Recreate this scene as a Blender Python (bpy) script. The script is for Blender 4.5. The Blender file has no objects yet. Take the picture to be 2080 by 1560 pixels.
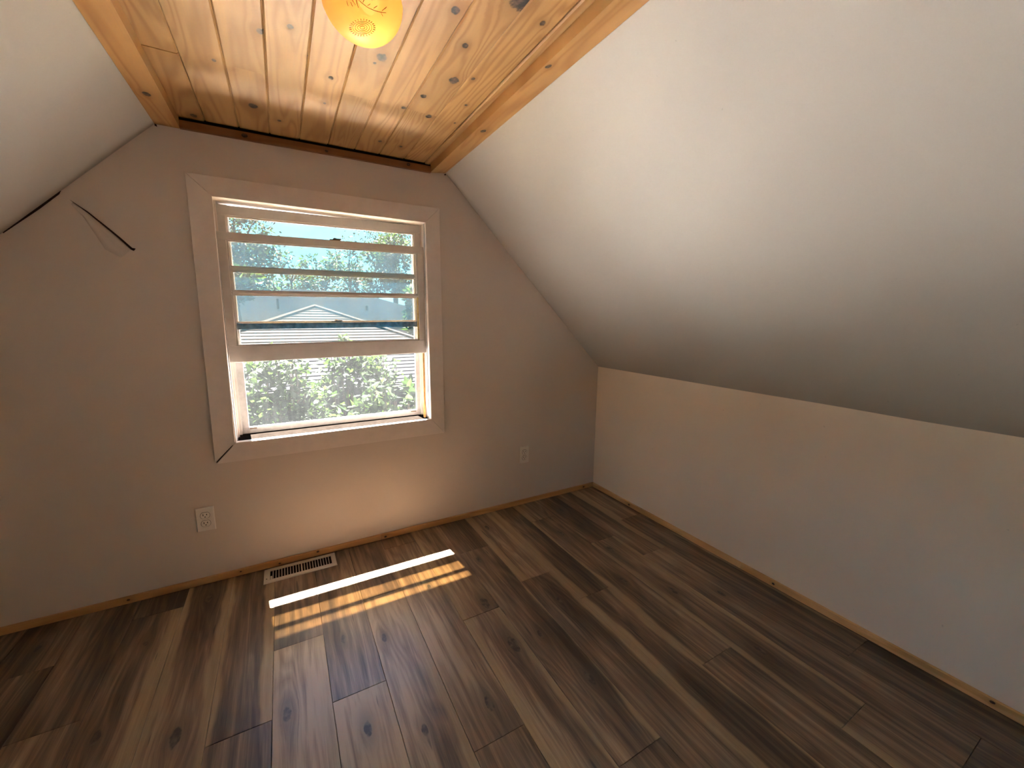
import bpy, bmesh, math, random
from mathutils import Vector, Matrix, noise as mnoise

random.seed(11)
scene = bpy.context.scene
COL = scene.collection

# ------------------------------------------------------------------ camera
CAM = Vector((-1.9599, -2.2126, 1.2612))
RIGHT = Vector((0.8713, -0.4907, 0.0102)).normalized()
FWD = Vector((0.4854, 0.8584, -0.1663)).normalized()
UP = RIGHT.cross(FWD).normalized()
RIGHT = FWD.cross(UP).normalized()
F_PX = 822.961
cam_data = bpy.data.cameras.new('camera')
cam_data.sensor_width = 36.0
cam_data.lens = F_PX / 2080 * 36.0
cam_data.clip_start = 0.02
cam_data.clip_end = 400
cam = bpy.data.objects.new('camera', cam_data)
COL.objects.link(cam)
M = Matrix.Identity(4)
for i in range(3):
    M[i][0] = RIGHT[i]; M[i][1] = UP[i]; M[i][2] = -FWD[i]; M[i][3] = CAM[i]
cam.matrix_world = M
scene.camera = cam


def ray(px, py):
    return RIGHT * ((px - 1040) / F_PX) + FWD - UP * ((py - 780) / F_PX)


def at_y(px, py, y):
    d = ray(px, py)
    return CAM + d * ((y - CAM.y) / d.y)


# ------------------------------------------------------------------ world and sun
SUN_STRENGTH = 540.0
SKY_STRENGTH = 1.5
EXPOSURE = 0.74
LAMP_POWER = 0.25

world = bpy.data.worlds.new('sky')
scene.world = world
world.use_nodes = True
wt = world.node_tree
wt.nodes.clear()
w_out = wt.nodes.new('ShaderNodeOutputWorld')
w_bg = wt.nodes.new('ShaderNodeBackground')
w_tc = wt.nodes.new('ShaderNodeTexCoord')
w_sep = wt.nodes.new('ShaderNodeSeparateXYZ')
w_ramp = wt.nodes.new('ShaderNodeValToRGB')
wt.links.new(w_tc.outputs['Generated'], w_sep.inputs[0])
wt.links.new(w_sep.outputs['Z'], w_ramp.inputs['Fac'])
wt.links.new(w_ramp.outputs['Color'], w_bg.inputs['Color'])
wt.links.new(w_bg.outputs[0], w_out.inputs[0])
cr = w_ramp.color_ramp
cr.elements[0].position = 0.0
cr.elements[0].color = (0.30, 0.95, 1.40, 1)
cr.elements[1].position = 1.0
cr.elements[1].color = (0.16, 0.62, 1.42, 1)
e = cr.elements.new(0.25)
e.color = (0.15, 0.80, 1.45, 1)
w_bg.inputs['Strength'].default_value = SKY_STRENGTH

sun_data = bpy.data.lights.new('sun', 'SUN')
sun_data.energy = SUN_STRENGTH
sun_data.angle = 0.0092
sun_data.color = (1.0, 0.95, 0.88)
sun = bpy.data.objects.new('sun', sun_data)
COL.objects.link(sun)
sun.rotation_euler = Vector((0.10, -1.0, -2.52)).to_track_quat('-Z', 'Y').to_euler()
sun.location = (0, 12, 30)

vs = scene.view_settings
vs.view_transform = 'Standard'
vs.look = 'None'
vs.exposure = EXPOSURE
vs.gamma = 1.0
vs.use_curve_mapping = False
scene.display_settings.display_device = 'sRGB'
cy = scene.cycles
cy.use_denoising = True
cy.use_adaptive_sampling = True
cy.adaptive_threshold = 0.02
cy.max_bounces = 10
cy.diffuse_bounces = 5
cy.glossy_bounces = 4
cy.transmission_bounces = 8
cy.transparent_max_bounces = 16
cy.sample_clamp_indirect = 40.0
cy.caustics_reflective = False
cy.caustics_refractive = False


# ------------------------------------------------------------------ node helper
class NT:
    def __init__(self, name):
        self.m = bpy.data.materials.new(name)
        self.m.use_nodes = True
        self.t = self.m.node_tree
        self.t.nodes.clear()
        self.out = self.t.nodes.new('ShaderNodeOutputMaterial')

    def n(self, typ, **kw):
        nd = self.t.nodes.new(typ)
        for k, v in kw.items():
            setattr(nd, k, v)
        return nd

    def set(self, sock, v):
        if hasattr(v, 'is_output') or isinstance(v, bpy.types.NodeSocket):
            self.t.links.new(v, sock)
        else:
            if isinstance(v, (tuple, list)) and sock.type == 'RGBA' and len(v) == 3:
                v = (*v, 1)
            sock.default_value = v

    def math(self, op, a, b=0.0, c=0.0, clamp=False):
        nd = self.n('ShaderNodeMath', operation=op, use_clamp=clamp)
        self.set(nd.inputs[0], a); self.set(nd.inputs[1], b); self.set(nd.inputs[2], c)
        return nd.outputs[0]

    def mix(self, f, a, b, blend='MIX'):
        nd = self.n('ShaderNodeMix', data_type='RGBA', blend_type=blend, clamp_factor=True)
        self.set(nd.inputs[0], f); self.set(nd.inputs[6], a); self.set(nd.inputs[7], b)
        return nd.outputs[2]

    def attr(self, name):
        return self.n('ShaderNodeAttribute', attribute_type='OBJECT', attribute_name=name)

    def coords(self, kind='Object'):
        return self.n('ShaderNodeTexCoord').outputs[kind]

    def sep(self, v):
        nd = self.n('ShaderNodeSeparateXYZ')
        self.set(nd.inputs[0], v)
        return nd.outputs

    def comb(self, x, y, z):
        nd = self.n('ShaderNodeCombineXYZ')
        self.set(nd.inputs[0], x); self.set(nd.inputs[1], y); self.set(nd.inputs[2], z)
        return nd.outputs[0]

    def noise(self, vec, scale=1.0, detail=2.0, rough=0.5, dist=0.0):
        nd = self.n('ShaderNodeTexNoise')
        self.set(nd.inputs['Vector'], vec)
        nd.inputs['Scale'].default_value = scale
        nd.inputs['Detail'].default_value = detail
        nd.inputs['Roughness'].default_value = rough
        nd.inputs['Distortion'].default_value = dist
        return nd.outputs['Fac']

    def ramp(self, f, stops):
        nd = self.n('ShaderNodeValToRGB')
        self.set(nd.inputs[0], f)
        el = nd.color_ramp.elements
        el[0].position, el[0].color = stops[0][0], (*stops[0][1], 1)
        el[1].position, el[1].color = stops[-1][0], (*stops[-1][1], 1)
        for p, c in stops[1:-1]:
            x = el.new(p); x.color = (*c, 1)
        return nd.outputs[0]

    def smooth(self, v, a, b):
        nd = self.n('ShaderNodeMapRange', interpolation_type='SMOOTHSTEP')
        self.set(nd.inputs[0], v); self.set(nd.inputs[1], a); self.set(nd.inputs[2], b)
        return nd.outputs[0]

    def bump(self, h, strength=0.2, dist=0.002):
        nd = self.n('ShaderNodeBump')
        nd.inputs['Strength'].default_value = strength
        nd.inputs['Distance'].default_value = dist
        self.set(nd.inputs['Height'], h)
        return nd.outputs[0]

    def principled(self, color, rough=0.6, normal=None, spec=0.5, metal=0.0):
        nd = self.n('ShaderNodeBsdfPrincipled')
        self.set(nd.inputs['Base Color'], color)
        self.set(nd.inputs['Roughness'], rough)
        nd.inputs['Specular IOR Level'].default_value = spec
        nd.inputs['Metallic'].default_value = metal
        if normal is not None:
            self.set(nd.inputs['Normal'], normal)
        return nd.outputs[0]

    def done(self, shader):
        self.t.links.new(shader, self.out.inputs['Surface'])
        return self.m


def mat_plain(name, color, rough=0.6, spec=0.4, metal=0.0, vary=0.06, scale=30.0, bump=0.0):
    t = NT(name)
    c = t.coords()
    f = t.noise(c, scale, 4.0, 0.6)
    lo = tuple(x * (1 - vary) for x in color)
    hi = tuple(min(1, x * (1 + vary)) for x in color)
    col = t.ramp(f, [(0.3, lo), (0.7, hi)])
    nrm = t.bump(t.noise(c, scale * 6, 3.0), bump, 0.001) if bump else None
    return t.done(t.principled(col, rough, nrm, spec, metal))


def mat_wall(name, color):
    t = NT(name)
    c = t.coords('Object')
    big = t.noise(c, 1.3, 3.0, 0.6)
    col = t.ramp(big, [(0.3, tuple(x * 0.975 for x in color)), (0.7, tuple(x * 1.015 for x in color))])
    # small smudges and pinholes of the paint
    sp = t.noise(c, 55, 2.0, 0.5)
    spot = t.smooth(sp, 0.765, 0.80)
    col = t.mix(t.math('MULTIPLY', spot, 0.35), col, tuple(x * 0.55 for x in color))
    return t.done(t.principled(col, 0.72, t.bump(t.noise(c, 18, 3.0, 0.7), 0.12, 0.0020), 0.25))


def knot_nodes(t, x, y, n, nz, aspect):
    """masks and grain warp for n knots given as object properties k0.. = (x, y, radius)"""
    warp = None; mask = None; halo = None
    for i in range(n):
        a = t.attr('k%d' % i)
        s = t.sep(a.outputs['Vector'])
        dx = t.math('SUBTRACT', x, s[0])
        dy = t.math('MULTIPLY', t.math('SUBTRACT', y, s[1]), aspect)
        d = t.math('SQRT', t.math('ADD', t.math('MULTIPLY', dx, dx), t.math('MULTIPLY', dy, dy)))
        d = t.math('ADD', d, t.math('MULTIPLY', t.math('SUBTRACT', nz, 0.5), t.math('MULTIPLY', s[2], 0.7)))
        mk = t.math('DIVIDE', t.math('SUBTRACT', s[2], d), t.math('ADD', t.math('MULTIPLY', s[2], 0.22), 1e-4), clamp=True)
        q = t.math('DIVIDE', d, t.math('ADD', t.math('MULTIPLY', s[2], 2.3), 1e-4))
        ex = t.math('POWER', 2.718, t.math('MULTIPLY', t.math('MULTIPLY', q, q), -1.0))
        wv = t.math('MULTIPLY', dx, ex)
        warp = wv if warp is None else t.math('ADD', warp, wv)
        mask = mk if mask is None else t.math('MAXIMUM', mask, mk)
        halo = ex if halo is None else t.math('MAXIMUM', halo, ex)
    return warp, mask, halo


def mat_floor():
    t = NT('oak_laminate')
    x, y, z = t.sep(t.coords('Object'))
    seed = t.attr('seed').outputs['Fac']
    tone = t.attr('tone').outputs['Fac']
    sl = t.attr('sap_l').outputs['Fac']
    sr = t.attr('sap_r').outputs['Fac']
    half = 0.086
    nz = t.noise(t.comb(t.math('MULTIPLY', x, 60), t.math('MULTIPLY', y, 40), seed), 1.0, 2.0)
    warp, kmask, khalo = knot_nodes(t, x, y, 3, nz, 0.40)
    xw = t.math('SUBTRACT', x, t.math('MULTIPLY', warp, 0.85))
    # long figure: contour lines of a stretched noise = cathedral grain
    v1 = t.comb(t.math('MULTIPLY', xw, 9.0), t.math('MULTIPLY', y, 0.9), seed)
    f1 = t.noise(v1, 1.0, 2.0, 0.5, 0.4)
    rings = t.math('FRACT', t.math('MULTIPLY', f1, 11.0))
    rings = t.math('ABSOLUTE', t.math('SUBTRACT', t.math('MULTIPLY', rings, 2.0), 1.0))
    v2 = t.comb(t.math('MULTIPLY', xw, 38.0), t.math('MULTIPLY', y, 1.6), t.math('ADD', seed, 7.0))
    streak = t.noise(v2, 1.0, 4.0, 0.62)
    v3 = t.comb(t.math('MULTIPLY', xw, 320.0), t.math('MULTIPLY', y, 9.0), seed)
    fine = t.noise(v3, 1.0, 3.0, 0.6)
    v4 = t.comb(t.math('MULTIPLY', x, 7.0), t.math('MULTIPLY', y, 1.1), t.math('ADD', seed, 3.3))
    blotch = t.noise(v4, 1.0, 3.0, 0.55)
    val = t.math('ADD', t.math('MULTIPLY', t.math('SUBTRACT', streak, 0.5), 0.80), t.math('MULTIPLY', t.math('SUBTRACT', blotch, 0.5), 0.95))
    val = t.math('ADD', val, 0.56)
    val = t.math('ADD', val, t.math('MULTIPLY', t.math('SUBTRACT', rings, 0.5), 0.13))
    val = t.math('ADD', val, t.math('MULTIPLY', t.math('SUBTRACT', fine, 0.5), 0.30))
    val = t.math('ADD', val, t.math('SUBTRACT', tone, 0.5))
    col = t.ramp(val, [(0.24, (0.034, 0.020, 0.013)), (0.43, (0.120, 0.075, 0.049)), (0.60, (0.235, 0.155, 0.102)), (0.82, (0.44, 0.315, 0.20))])
    # pale sapwood along a plank edge, its border wandering along the length
    wob = t.noise(t.comb(t.math('MULTIPLY', y, 2.2), seed, 0.0), 1.0, 3.0, 0.6)
    wob = t.math('MULTIPLY', t.math('SUBTRACT', wob, 0.5), 0.075)
    dl = t.math('ADD', t.math('ADD', x, half), wob)
    dr = t.math('ADD', t.math('SUBTRACT', half, x), wob)
    ml = t.smooth(t.math('SUBTRACT', dl, sl), 0.007, -0.007)
    mr = t.smooth(t.math('SUBTRACT', dr, sr), 0.007, -0.007)
    ml = t.math('MULTIPLY', ml, t.math('GREATER_THAN', sl, 0.001))
    mr = t.math('MULTIPLY', mr, t.math('GREATER_THAN', sr, 0.001))
    sap = t.math('MAXIMUM', ml, mr)
    sapc = t.ramp(t.math('ADD', t.math('MULTIPLY', streak, 0.6), t.math('MULTIPLY', fine, 0.4)), [(0.25, (0.27, 0.185, 0.105)), (0.7, (0.47, 0.345, 0.205))])
    col = t.mix(t.math('MULTIPLY', sap, 0.85), col, sapc)
    # knots and dark checks
    col = t.mix(t.math('MULTIPLY', khalo, 0.55), col, (0.055, 0.036, 0.026))
    kc = t.ramp(nz, [(0.4, (0.014, 0.012, 0.012)), (0.62, (0.12, 0.088, 0.066))])
    col = t.mix(t.math('MULTIPLY', kmask, 0.85), col, kc)
    chk = t.noise(t.comb(t.math('MULTIPLY', xw, 75.0), t.math('MULTIPLY', y, 5.0), t.math('ADD', seed, 21.0)), 1.0, 1.0)
    chk = t.smooth(chk, 0.735, 0.80)
    col = t.mix(t.math('MULTIPLY', chk, 0.7), col, (0.018, 0.012, 0.009))
    rough = t.math('ADD', 0.27, t.math('MULTIPLY', fine, 0.16))
    return t.done(t.principled(col, rough, None, 0.85))


def mat_pine(name, base, ring, axis='Y', knots=4, mult=1.0):
    t = NT(name)
    s = t.sep(t.coords('Object'))
    if axis == 'Y':
        x, y, z = s[0], s[1], s[2]
    elif axis == 'YZ':
        x, y, z = s[2], s[1], s[0]
    else:
        x, y, z = s[2], s[0], s[1]
    seed = t.attr('seed').outputs['Fac']
    tone = t.attr('tone').outputs['Fac']
    freq = t.attr('figure').outputs['Fac']
    nz = t.noise(t.comb(t.math('MULTIPLY', x, 70), t.math('MULTIPLY', y, 60), seed), 1.0, 2.0)
    warp, kmask, khalo = knot_nodes(t, x, y, knots, nz, 0.75)
    xw = t.math('SUBTRACT', x, t.math('MULTIPLY', warp, 0.9))
    f1 = t.noise(t.comb(t.math('MULTIPLY', xw, 9.5), t.math('MULTIPLY', y, 0.85), seed), 1.0, 1.8, 0.45, 0.25)
    rings = t.math('FRACT', t.math('MULTIPLY', f1, freq))
    line = t.smooth(t.math('ABSOLUTE', t.math('SUBTRACT', t.math('MULTIPLY', rings, 2.0), 1.0)), 0.25, 1.0)
    fine = t.noise(t.comb(t.math('MULTIPLY', xw, 240), t.math('MULTIPLY', y, 7), seed), 1.0, 3.0)
    blot = t.noise(t.comb(t.math('MULTIPLY', x, 8), t.math('MULTIPLY', y, 3.0), seed), 1.0, 2.0)
    col = t.ramp(t.math('ADD', t.math('ADD', t.math('MULTIPLY', blot, 0.7), t.math('MULTIPLY', fine, 0.3)), tone),
                 [(0.25, tuple(c * 0.78 * mult for c in base)), (0.75, tuple(c * 1.08 * mult for c in base))])
    col = t.mix(t.math('MULTIPLY', line, 0.62), col, ring)
    col = t.mix(t.math('MULTIPLY', khalo, 0.5), col, tuple(c * 0.75 for c in ring))
    kc = t.ramp(nz, [(0.38, (0.02, 0.014, 0.012)), (0.66, (0.11, 0.062, 0.04))])
    col = t.mix(kmask, col, kc)
    rough = t.math('ADD', 0.38, t.math('MULTIPLY', fine, 0.2))
    return t.done(t.principled(col, rough, None, 0.4))


def mat_glass(name, tau, haze, haze_col):
    """old window glass under a thin film of dirt: the film absorbs more along slanting paths"""
    t = NT(name)
    g = t.n('ShaderNodeNewGeometry')
    dot = t.n('ShaderNodeVectorMath', operation='DOT_PRODUCT')
    t.set(dot.inputs[0], g.outputs['Incoming']); t.set(dot.inputs[1], g.outputs['Normal'])
    cs = t.math('MAXIMUM', t.math('ABSOLUTE', dot.outputs['Value']), 0.08)
    ch = [t.math('POWER', 2.71828, t.math('DIVIDE', -k * 0.5, cs)) for k in tau]
    cc = t.n('ShaderNodeCombineColor')
    for i in range(3):
        t.set(cc.inputs[i], ch[i])
    tr = t.n('ShaderNodeBsdfTransparent')
    t.set(tr.inputs[0], cc.outputs[0])
    tl = t.n('ShaderNodeBsdfTranslucent')
    tl.inputs[0].default_value = (*haze_col, 1)
    c = t.coords('Object')
    sx, sy, sz = t.sep(c)
    streak = t.noise(t.comb(t.math('MULTIPLY', sx, 60), sy, t.math('MULTIPLY', sz, 4)), 1.0, 3.0, 0.6)
    blot = t.noise(c, 6.0, 3.0)
    amt = t.math('MULTIPLY', t.math('ADD', t.math('MULTIPLY', streak, 0.8), t.math('MULTIPLY', blot, 0.8)), haze)
    m1 = t.n('ShaderNodeMixShader')
    t.set(m1.inputs[0], amt); t.set(m1.inputs[1], tr.outputs[0]); t.set(m1.inputs[2], tl.outputs[0])
    gl = t.n('ShaderNodeBsdfGlossy')
    gl.inputs['Roughness'].default_value = 0.03
    fr = t.n('ShaderNodeFresnel')
    fr.inputs[0].default_value = 1.35
    m2 = t.n('ShaderNodeMixShader')
    t.set(m2.inputs[0], t.math('MULTIPLY', fr.outputs[0], 0.7)); t.set(m2.inputs[1], m1.outputs[0]); t.set(m2.inputs[2], gl.outputs[0])
    return t.done(m2.outputs[0])


def mat_leaf(name, c0, c1, trans=0.35):
    t = NT(name)
    oi = t.n('ShaderNodeObjectInfo')
    g = t.n('ShaderNodeNewGeometry')
    f = t.math('FRACT', t.math('ADD', g.outputs['Random Per Island'], oi.outputs['Random']))
    col = t.ramp(f, [(0.0, c0), (0.75, c1), (1.0, tuple(min(1, c * 1.9) for c in c1))])
    p = t.principled(col, 0.5, None, 0.02)
    tl = t.n('ShaderNodeBsdfTranslucent')
    t.set(tl.inputs[0], t.mix(1.0, col, (1.0, 1.25, 0.45), 'MULTIPLY'))
    m = t.n('ShaderNodeMixShader')
    m.inputs[0].default_value = trans
    t.set(m.inputs[1], p); t.set(m.inputs[2], tl.outputs[0])
    return t.done(m.outputs[0])


def mat_shingle(name, c0, c1, sx, sy):
    t = NT(name)
    c = t.coords('Object')
    b = t.n('ShaderNodeTexBrick')
    x, y, z = t.sep(c)
    t.set(b.inputs['Vector'], t.comb(x, y, z))
    b.inputs['Scale'].default_value = 1.0
    b.inputs['Brick Width'].default_value = sx
    b.inputs['Row Height'].default_value = sy
    b.inputs['Mortar Size'].default_value = 0.008
    b.inputs['Color1'].default_value = (*c0, 1)
    b.inputs['Color2'].default_value = (*c1, 1)
    b.inputs['Mortar'].default_value = (*[k * 0.45 for k in c0], 1)
    n = t.noise(c, 2.2, 4.0, 0.65)
    col = t.mix(t.math('MULTIPLY', t.smooth(n, 0.5, 0.7), 0.6), b.outputs['Color'], tuple(k * 0.55 for k in c0))
    return t.done(t.principled(col, 0.9, None, 0.0))


M_WALL = mat_wall('wall_paint_shaded', (0.67, 0.575, 0.50))  # same paint as the next two, darkened and warmed for the backlit wall's shade
M_KNEE = mat_wall('knee_paint_lightened', (0.94, 0.825, 0.70))  # same paint, lightened to stand in for light on the knee walls
M_SLOPE = mat_wall('slope_paint_dimmed', (0.485, 0.455, 0.410))  # same paint, darkened to offset strong light on the slopes
M_TRIMW = mat_plain('white_trim_paint', (0.76, 0.665, 0.60), 0.45, 0.4, 0, 0.04, 18, 0.06)
M_SASH = mat_plain('old_sash_paint', (0.62, 0.575, 0.535), 0.5, 0.4, 0, 0.05, 22, 0.08)
M_FLOOR = mat_floor()
M_PINE = mat_pine('ceiling_pine', (0.42, 0.238, 0.088), (0.26, 0.113, 0.030))
M_PINETRIM = mat_pine('trim_pine', (0.50, 0.27, 0.095), (0.34, 0.145, 0.035))
M_PINETRIMX = mat_pine('trim_pine_cross', (0.30, 0.125, 0.045), (0.21, 0.075, 0.022), 'X')
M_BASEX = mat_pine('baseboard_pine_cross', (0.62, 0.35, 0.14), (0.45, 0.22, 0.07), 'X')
M_BASEY = mat_pine('baseboard_pine_lit', (0.82, 0.52, 0.24), (0.62, 0.34, 0.12), 'YZ')  # same pine as the back board, lightened to stand in for light
M_CRACK = mat_plain('crack_shadow', (0.045, 0.026, 0.021), 0.9, 0.1)
M_DARK = mat_plain('dark_void', (0.012, 0.010, 0.009), 0.9, 0.1)
M_PLATE = mat_plain('outlet_plastic', (0.74, 0.69, 0.63), 0.35, 0.5, 0, 0.02)
M_VENT = mat_plain('vent_enamel', (0.66, 0.62, 0.55), 0.4, 0.5, 0, 0.04, 60)
M_ALU = mat_plain('storm_aluminium', (0.52, 0.51, 0.50), 0.45, 0.5, 0.2, 0.1, 40)
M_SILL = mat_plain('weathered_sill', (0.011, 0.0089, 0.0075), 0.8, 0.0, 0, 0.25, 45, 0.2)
M_STICK = mat_plain('prop_wood', (0.60, 0.33, 0.12), 0.6, 0.3, 0, 0.15, 50)
M_BRASS = mat_plain('dull_lock', (0.20, 0.15, 0.11), 0.45, 0.5, 0.5, 0.2, 60)
M_PUTTY = mat_plain('yellowed_putty', (0.55, 0.40, 0.14), 0.6, 0.4, 0, 0.35, 45)
M_GRIME_SHADE = mat_plain('grimy_shaded_rail', (0.16, 0.135, 0.12), 0.8, 0.2, 0, 0.6, 40)  # grime and the rail's shade are both put into this dark colour
M_GLASS = mat_glass('old_glass', (0.12, 0.185, 0.33), 0.0125, (0.06, 0.46, 1.0))
M_STORM = mat_glass('storm_glass', (0.02, 0.025, 0.03), 0.003, (0.9, 0.95, 1.0))


# ------------------------------------------------------------------ object helpers
def put(o, parent=None):
    COL.objects.link(o)
    if parent is not None:
        o.parent = parent
    return o


def mesh_obj(name, verts, faces, mat, parent=None, loc=(0, 0, 0), smooth=False):
    me = bpy.data.meshes.new(name)
    me.from_pydata([tuple(v) for v in verts], [], faces)
    me.validate()
    me.update()
    me.materials.append(mat)
    if smooth:
        for p in me.polygons:
            p.use_smooth = True
    o = bpy.data.objects.new(name, me)
    o.location = loc
    return put(o, parent)


def bm_obj(name, bm, mat, parent=None, loc=(0, 0, 0), smooth=False):
    me = bpy.data.meshes.new(name)
    bmesh.ops.recalc_face_normals(bm, faces=bm.faces)
    bm.to_mesh(me)
    bm.free()
    me.materials.append(mat)
    if smooth:
        for p in me.polygons:
            p.use_smooth = True
    o = bpy.data.objects.new(name, me)
    o.location = loc
    return put(o, parent)


BOXF = [(0, 3, 2, 1), (4, 5, 6, 7), (0, 1, 5, 4), (1, 2, 6, 5), (2, 3, 7, 6), (3, 0, 4, 7)]


def add_box(bm, x0, x1, y0, y1, z0, z1):
    vs_ = [bm.verts.new(p) for p in ((x0, y0, z0), (x1, y0, z0), (x1, y1, z0), (x0, y1, z0), (x0, y0, z1), (x1, y0, z1), (x1, y1, z1), (x0, y1, z1))]
    for f in BOXF:
        bm.faces.new([vs_[i] for i in f])


def bevel(bm, w, seg=1):
    bmesh.ops.bevel(bm, geom=list(bm.edges), offset=w, segments=seg, affect='EDGES', profile=0.5)


def box(name, x0, x1, y0, y1, z0, z1, mat, parent=None, bev=0.0, seg=1):
    """box in world coordinates with its origin at its centre"""
    c = ((x0 + x1) / 2, (y0 + y1) / 2, (z0 + z1) / 2)
    bm = bmesh.new()
    add_box(bm, x0 - c[0], x1 - c[0], y0 - c[1], y1 - c[1], z0 - c[2], z1 - c[2])
    if bev:
        bevel(bm, bev, seg)
    loc = c
    if parent is not None:
        loc = Vector(c) - world_loc(parent)
    return bm_obj(name, bm, mat, parent, loc)


def world_loc(o):
    v = Vector((0, 0, 0))
    while o is not None:
        v += o.location
        o = o.parent
    return v


def prism_y(name, pts, y0, y1, mat, parent=None, bev=0.0):
    """polygon in x,z extruded along y (world coordinates, origin at the centre)"""
    cx = sum(p[0] for p in pts) / len(pts); cz = sum(p[1] for p in pts) / len(pts); cyy = (y0 + y1) / 2
    bm = bmesh.new()
    a = [bm.verts.new((p[0] - cx, y0 - cyy, p[1] - cz)) for p in pts]
    b = [bm.verts.new((p[0] - cx, y1 - cyy, p[1] - cz)) for p in pts]
    bm.faces.new(a); bm.faces.new(b[::-1])
    n = len(pts)
    for i in range(n):
        bm.faces.new([a[i], b[i], b[(i + 1) % n], a[(i + 1) % n]])
    if bev:
        bevel(bm, bev)
    loc = Vector((cx, cyy, cz))
    if parent is not None:
        loc -= world_loc(parent)
    return bm_obj(name, bm, mat, parent, loc)


def empty(name, loc):
    o = bpy.data.objects.new(name, None)
    o.location = loc
    o.empty_display_size = 0.1
    return put(o)


def struct(o, label=None):
    o['kind'] = 'structure'
    if label:
        o['label'] = label
    return o


def tag(o, label, cat, group=None):
    o['label'] = label
    o['category'] = cat
    if group:
        o['group'] = group
    return o


def wood(o, seed, tone=0.5, knots=(), figure=9.0, **kw):
    o['seed'] = float(seed); o['tone'] = float(tone); o['figure'] = float(figure)
    for i in range(4):
        k = knots[i] if i < len(knots) else (0.0, 0.0, 0.0)
        o['k%d' % i] = [float(k[0]), float(k[1]), float(k[2])]
    for k, v in kw.items():
        o[k] = float(v)
    return o


def tube(bm, pts, r, seg=6, cap=True):
    pts = [Vector(p) for p in pts]
    rings = []
    for i, p in enumerate(pts):
        d = (pts[min(i + 1, len(pts) - 1)] - pts[max(i - 1, 0)]).normalized()
        u = d.orthogonal().normalized(); v = d.cross(u)
        rr = r[i] if isinstance(r, (list, tuple)) else r
        rings.append([bm.verts.new(p + u * math.cos(2 * math.pi * k / seg) * rr + v * math.sin(2 * math.pi * k / seg) * rr) for k in range(seg)])
    for a, b in zip(rings, rings[1:]):
        # align start to avoid twist
        for k in range(seg):
            bm.faces.new([a[k], a[(k + 1) % seg], b[(k + 1) % seg], b[k]])
    if cap:
        bm.faces.new(rings[0][::-1]); bm.faces.new(rings[-1])


def lathe(bm, prof, seg=40, center=(0, 0, 0)):
    rings = []
    for r, z in prof:
        if r < 1e-5:
            rings.append([bm.verts.new((center[0], center[1], center[2] + z))])
        else:
            rings.append([bm.verts.new((center[0] + r * math.cos(2 * math.pi * k / seg), center[1] + r * math.sin(2 * math.pi * k / seg), center[2] + z)) for k in range(seg)])
    for a, b in zip(rings, rings[1:]):
        for k in range(seg):
            if len(a) == 1 and len(b) == 1:
                continue
            if len(a) == 1:
                bm.faces.new([a[0], b[k], b[(k + 1) % seg]])
            elif len(b) == 1:
                bm.faces.new([a[k], a[(k + 1) % seg], b[0]])
            else:
                bm.faces.new([a[k], a[(k + 1) % seg], b[(k + 1) % seg], b[k]])


# ------------------------------------------------------------------ room shell
YR = -3.95                       # rear wall
KNEE = 0.9037
XL, ZL = -2.3382, 1.9902         # left edge of the flat ceiling
XR, ZR = -1.1318, 2.0107         # right edge
XKL = -3.444                     # left knee wall
XKR = 0.0
WX0, WX1, WZ0, WZ1 = -2.196, -1.238, 0.652, 1.76   # rough opening

# window wall: gable polygon with the window opening, 13 cm thick
T = 0.13
wall_polys = [
    [(XKL - .05, -.05), (WX0, -.05), (WX0, 2.10), (XL - .1, 2.10), (XKL - .05, KNEE + .02)],
    [(WX1, -.05), (XKR + .05, -.05), (XKR + .05, KNEE + .02), (XR + .1, 2.10), (WX1, 2.10)],
    [(WX0, -.05), (WX1, -.05), (WX1, WZ0), (WX0, WZ0)],
    [(WX0, WZ1), (WX1, WZ1), (WX1, 2.10), (WX0, 2.10)]]
vsx, fcs = [], []
vid = {}


def vkey(p):
    k = (round(p[0], 5), round(p[1], 5), round(p[2], 5))
    if k not in vid:
        vid[k] = len(vsx); vsx.append(k)
    return vid[k]


for pl in wall_polys:
    fcs.append([vkey((p[0], 0.0, p[1])) for p in pl][::1])
    fcs.append([vkey((p[0], T, p[1])) for p in pl][::-1])
outer = [(XKL - .05, -.05), (XKR + .05, -.05), (XKR + .05, KNEE + .02), (XR + .1, 2.10), (XL - .1, 2.10), (XKL - .05, KNEE + .02)]
hole = [(WX0, WZ0), (WX1, WZ0), (WX1, WZ1), (WX0, WZ1)]
for loop in (outer, hole):
    for i in range(len(loop)):
        a, b = loop[i], loop[(i + 1) % len(loop)]
        fcs.append([vkey((a[0], 0, a[1])), vkey((b[0], 0, b[1])), vkey((b[0], T, b[1])), vkey((a[0], T, a[1]))])
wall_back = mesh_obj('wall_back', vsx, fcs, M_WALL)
struct(wall_back, 'gable wall around the window, paint darkened for its shade')

# knee walls and slopes (slabs outside the room)
wall_right = struct(box('wall_right', 0.0, 0.10, YR - .1, T, -.05, KNEE + .03, M_KNEE), 'low knee wall under the right slope')


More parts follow.
